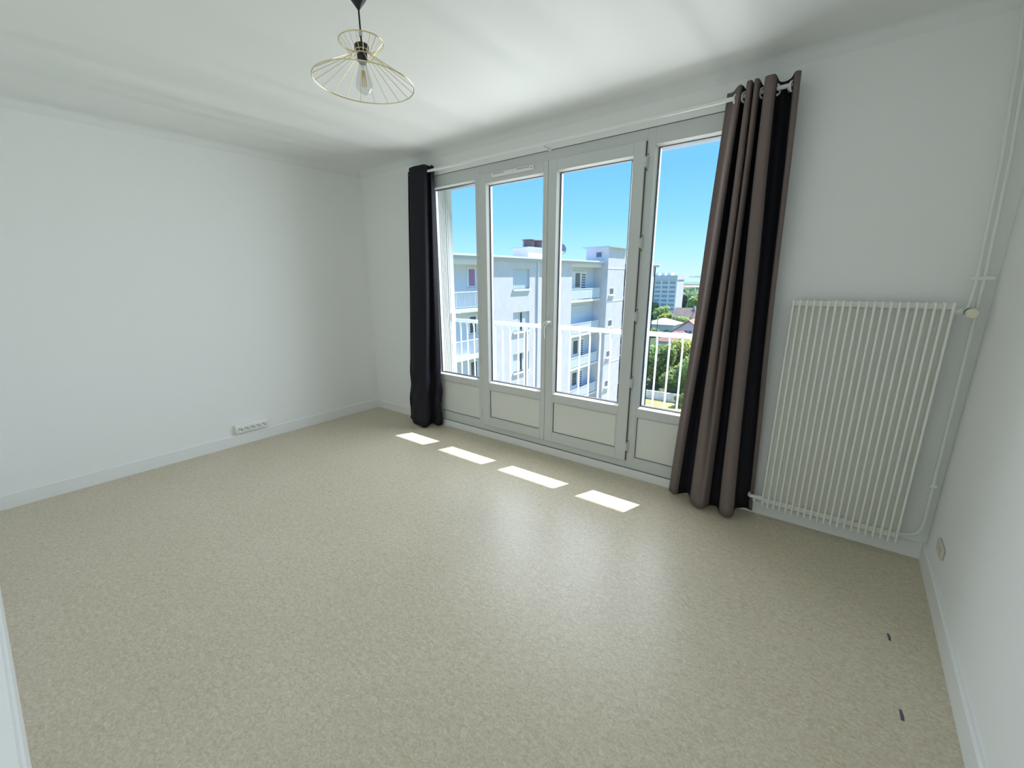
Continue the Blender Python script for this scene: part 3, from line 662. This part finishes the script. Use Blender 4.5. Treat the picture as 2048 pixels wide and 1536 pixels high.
def tree(name, label, cat, x, y, h, r, m, n=900, leaf=0.3, squash=1.0, trunk=True, seed=1, z0=GND, group=None):
    t = thing(name, label, cat, (x, y, z0), group); rnd = random.Random(seed)
    c = MB(); zc = h-r*squash
    lobes = [(0, 0, zc, r*0.8)]
    for k in range(9):
        a = rnd.uniform(0, 2*pi); q = rnd.uniform(0.35, 0.75)*r
        lobes.append((q*cos(a), q*sin(a), zc+rnd.uniform(-0.75, 0.55)*r*squash, r*rnd.uniform(0.35, 0.55)))
    for i in range(n):
        lx, ly, lz, lr = lobes[rnd.randrange(len(lobes))] if rnd.random() < 0.85 else lobes[0]
        u = rnd.uniform(-1, 1); a = rnd.uniform(0, 2*pi); s = math.sqrt(1-u*u); rr = lr*rnd.uniform(0.75, 1.08)
        p = Vector((lx+rr*s*cos(a), ly+rr*s*sin(a), max(0.15, lz+rr*u*squash)))
        d1 = Vector((rnd.gauss(0, 1), rnd.gauss(0, 1), rnd.gauss(0, .6))).normalized(); d2 = Vector((rnd.gauss(0, 1), rnd.gauss(0, 1), rnd.gauss(0, .6)))
        d2 = (d2-d1*d2.dot(d1)).normalized(); L = leaf*rnd.uniform(0.6, 1.3)
        c.add([p-d1*L, p+d2*L*0.5, p+d1*L, p-d2*L*0.5], [(0, 1, 2, 3)])
    c.build('foliage', m, t, recalc=False)
    k = MB()
    for lx, ly, lz, lr in lobes:
        pr = [(lr*0.86*cos(pi*q/6), lz+lr*0.86*squash*sin(pi*q/6)) for q in range(-3, 4)]
        pr[0] = (0.0, pr[0][1]); pr[-1] = (0.0, pr[-1][1])
        k.lathe([(a_, max(0.1, b_)) for a_, b_ in pr], 9, (lx, ly, 0))
    k.build('inner_foliage', m, t, smooth=True)
    if trunk:
        MB().tube([(0, 0, 0), (0.05*r, 0, zc*0.5), (0, 0.04*r, zc)], [0.11*r, 0.09*r, 0.05*r], 8).build('trunk', M_trunk, t, smooth=True)
    return t
G1 = 'trees behind the garden wall'
tree('leafy_tree', 'tall green tree behind the garden wall close to the white building', 'tree', -17.2, 60, 6.8, 2.9, L_green, 5200, 0.34, 1.02, seed=1, group=G1)
tree('leafy_tree', 'yellow green tree behind the middle panels of the garden wall', 'tree', -14.4, 66.5, 7.3, 3.2, L_olive, 5600, 0.34, 1.0, seed=2, group=G1)
tree('leafy_tree', 'broad green tree behind the garden wall next to the curtain edge', 'tree', -10.7, 60, 6.5, 2.9, L_light, 5200, 0.34, 1.0, seed=3, group=G1)
tree('leafy_tree', 'dark shrubby tree filling the gap behind the garden wall', 'tree', -13.9, 56.6, 3.6, 1.3, L_green, 2000, 0.28, 1.1, seed=4, group=G1)
tree('garden_bush', 'small shrub growing against the concrete garden wall on the lawn', 'bush', -10.75, 52.3, 1.6, 0.85, L_green, 900, 0.16, 0.8, trunk=False, seed=5, z0=GND+0.04)
tree('round_tree', 'dark round tree standing before the far wooded slope', 'tree', -56.0, 200, 9.2, 3.7, L_dark, 1500, 0.45, 0.95, seed=6)
tree('leafy_tree', 'green tree at the foot of the pale tower block', 'tree', -57.2, 172, 6.9, 2.6, L_far, 1200, 0.45, 0.9, seed=7)
tree('leafy_tree', 'bright yellow green tree above the pale grey roof', 'tree', -46.5, 150, 6.6, 3.1, L_light, 1500, 0.40, 0.8, seed=8)
tree('leafy_tree', 'lower bright tree left of the brown roof', 'tree', -41.4, 139, 5.2, 2.2, L_olive, 1000, 0.40, 0.8, seed=9)
tree('leafy_tree', 'light green tree to the side of the dark round tree', 'tree', -54.6, 222, 7.6, 3.6, L_light, 1200, 0.45, 0.8, seed=10)
tree('garden_bush', 'wide light shrub between the brown roof and the white gable', 'bush', -36.0, 140, 4.2, 2.8, L_light, 1000, 0.35, 0.7, trunk=False, seed=11)
tree('hedge', 'dark hedge below the pale grey roof', 'hedge', -32.2, 113, 2.9, 1.7, L_dark, 700, 0.25, 0.8, trunk=False, seed=12)
tree('hedge', 'longer dark hedge bordering the grey roofed house', 'hedge', -37.0, 117, 2.7, 1.7, L_green, 700, 0.25, 0.8, trunk=False, seed=13)
rnd = random.Random(4)
wood = MB()
for i in range(60):
    x, y, r = rnd.uniform(-92, -44), rnd.uniform(235, 330), rnd.uniform(3.5, 6.5); h = rnd.uniform(6, 9.5)
    wood.lathe([(0, 0), (r*0.9, 0.2), (r, h*0.45), (r*0.8, h*0.75), (r*0.4, h*0.95), (0, h)], 9, (x, y, GND))
    for k in range(70):
        a, u = rnd.uniform(0, 2*pi), rnd.uniform(0.3, 1.0); p = Vector((x+r*cos(a)*(1.25-u*0.9), y+r*sin(a)*(1.25-u*0.9), GND+h*u))
        d1 = Vector((rnd.gauss(0, 1), rnd.gauss(0, 1), rnd.gauss(0, 1))).normalized(); d2 = d1.orthogonal()
        wood.add([p-d1*.8, p+d2*.5, p+d1*.8, p-d2*.5], [(0, 1, 2, 3)])
wd = wood.build('woodland', L_far, smooth=True); wd['kind'] = 'stuff'; wd['label'] = 'green woodland spreading beyond the houses'; wd['category'] = 'woodland'
hill = MB()
N = 70
for i in range(N+1):
    x = -700+900*i/N; h = 4.4+1.6*sin(i*0.35)+0.9*sin(i*1.1+1)+rnd.uniform(-.3, .3)
    hill.v += [(x, 1100, GND), (x, 1160, GND+h), (x, 1300, GND+h*0.8)]
for i in range(N): hill.f += [(3*i, 3*i+3, 3*i+4, 3*i+1), (3*i+1, 3*i+4, 3*i+5, 3*i+2)]
struct(hill.build('ground_ridge', L_hill, smooth=True))

def house_gable(name, label, x0, x1, y0, y1, ze, zr, mr, mw, over=0.4):
    t = thing(name, label, 'house', ((x0+x1)/2, (y0+y1)/2, GND)); cx = (x1-x0)/2; cy = (y1-y0)/2; e, r = ze-GND, zr-GND
    MB().prism([(-cx, 0), (cx, 0), (cx, e), (0, r-0.15), (-cx, e)], 'y', -cy, cy).build('walls', mw, t)
    sl = (r-e)/cx
    for s in (-1, 1):
        MB().prism([(0, r), (s*(cx+over), e-over*sl), (s*(cx+over), e-over*sl+0.2), (0, r+0.22)], 'y', -cy-over, cy+over).build('roof_slope', mr, t)
    return t
def house_hip(name, label, x0, x1, y0, y1, ze, zr, mr, mw, inset=0.35, over=0.5, cat='house'):
    t = thing(name, label, cat, ((x0+x1)/2, (y0+y1)/2, GND)); cx, cy = (x1-x0)/2, (y1-y0)/2; e, r = ze-GND, zr-GND
    MB().box(-cx, cx, -cy, cy, 0, e).build('walls', mw, t)
    a, b = cx+over, cy+over; rx = max(0.0, cx-inset*2*cx)
    MB().add([(-a, -b, e), (a, -b, e), (a, b, e), (-a, b, e), (-rx, 0, r), (rx, 0, r)], [(0, 1, 5, 4), (1, 2, 5), (2, 3, 4, 5), (3, 0, 4), (3, 2, 1, 0)]).build('roof', mr, t)
    return t
hg = house_gable('gabled_house', 'white gabled house with an orange tiled roof', -28.3, -21.6, 105, 118, -11.1, -8.6, M_terra, M_house)
for dx in (-0.45, 0.45): MB().box(dx-0.3, dx+0.3, -6.56, -6.50, 2.6, 3.6).build('window', M_dark, hg)
house_hip('hip_roofed_house', 'low house with a pinkish tiled hip roof seen behind the railing', -29.2, -22.0, 97, 103, -12.65, -10.5, M_terra, M_house, inset=0.38)
house_hip('pale_roofed_house', 'house with a pale grey hip roof beside the white building', -42.2, -34.2, 124, 132, -11.75, -10.2, M_greyroof, M_house, inset=0.42)
bh = thing('brown_roofed_house', 'long house with a big brown tiled roof below the trees', 'house', (-41.5, 166, GND))
MB().box(-5, 6, -3, 3, 0, 2.0).build('walls', M_house, bh)
MB().prism([(-4.6, 1.7), (4.6, 1.7), (0.2, 5.0)], 'x', -5.2, 1.6).build('roof', M_brown, bh)
MB().prism([(-4.2, 1.5), (4.8, 1.5), (0.6, 4.8)], 'x', 1.8, 7.5).build('roof', M_brown, bh)
MB().box(1.3, 1.9, -0.4, 0.5, 4.2, 5.6).build('chimney', M_house, bh)
sdh = thing('garden_shed', 'white flat shed roof just above the hedge trees', 'shed', (-22.6, 92.5, GND))
MB().box(-1.9, 2.2, -1.2, 1.6, 0, 1.4).build('walls', M_house, sdh)
MB().prism([(-1.6, 1.35), (2.0, 1.95), (2.0, 2.05), (-1.6, 1.45)], 'x', -2.3, 2.6).build('roof', M_fac_trim, sdh)
lr = thing('low_building', 'long low building with a red roof near the horizon', 'building', (-98, 423, GND))
MB().box(-9, 22, -3, 3, 0, 7.2).build('walls', M_house, lr)
MB().prism([(-4.5, 7.0), (4.5, 7.0), (0, 8.7)], 'x', -20, 24).build('roof', M_redroof, lr)
for k in range(6): MB().box(-6+k*4, -4.5+k*4, -3.06, -3.0, 3.6, 6.0).build('window', M_towerwin, lr)
lp = thing('street_lamp', 'thin dark street lamp before the pale grey roof', 'street lamp', (-35.7, 115, GND))
MB().tube([(0, 0, 0), (0, 0, 5.1)], [0.11, 0.07], 8).build('pole', M_dark, lp)
MB().box(-0.25, 0.25, -0.35, 0.15, 5.05, 5.2).build('lamp_head', M_dark, lp)
# far tower block
tb = thing('tower_block', 'distant pale high rise block with rows of windows', 'building', (-58, 182, GND))
TBH = 2.0-GND
MB().box(-8, 7.55, -4.8, 4.8, 0, TBH).build('walls', M_tower, tb)
MB().box(-8.2, 7.75, -5.05, 5.0, TBH-1.5, TBH+0.2).build('parapet', M_tower, tb)
for k in range(5): MB().box(-5.6+k*2.9+1.2, -5.6+k*2.9+1.75, -5.0, -4.75, 0, TBH-1.5).build('pilaster', M_towerw, tb)
for f in range(7):
    z = TBH-3.1-f*1.72
    MB().box(-8, 7.5, -4.9, -4.78, z-0.75, z-0.1).build('spandrel', M_towerw, tb)
    for k in range(5): MB().box(-6.6+k*2.9, -4.5+k*2.9, -4.86, -4.78, z-0.05, z+0.85).build('window', M_towerwin, tb)
for x in (-1.5, 1.0, 3.4): MB().box(x-0.75, x+0.75, -2, 2, TBH, TBH+1.3).build('roof_plant', M_conc, tb)
# crane
cr = thing('tower_crane', 'grey tower crane with a long jib near the horizon', 'crane', (-78, 384, GND))
MB().box(-0.6, 0.6, -0.6, 0.6, 0, 15.5).build('mast', M_crane, cr)
jb = MB().tube([(-25, -3, 16.1), (16, 2, 14.9)], 0.16, 6).tube([(-20, -2.5, 16.7), (2, 0, 17.3)], 0.12, 6)
for k in range(10): jb.tube([(-24+k*2.6, -2.9+k*.3, 16.1-k*.08), (-22.7+k*2.6, -2.7+k*.3, 16.6-k*0.0), (-21.4+k*2.6, -2.6+k*.3, 16.0-k*.08)], 0.08, 5)
jb.build('jib', M_crane, cr)
MB().box(-3, -1, -0.6, 0.6, 14.0, 15.2).build('cab', M_crane, cr)
MB().prism([(-1.0, 15.2), (1.0, 15.2), (0, 18.0)], 'y', -0.4, 0.4).build('apex', M_crane, cr)
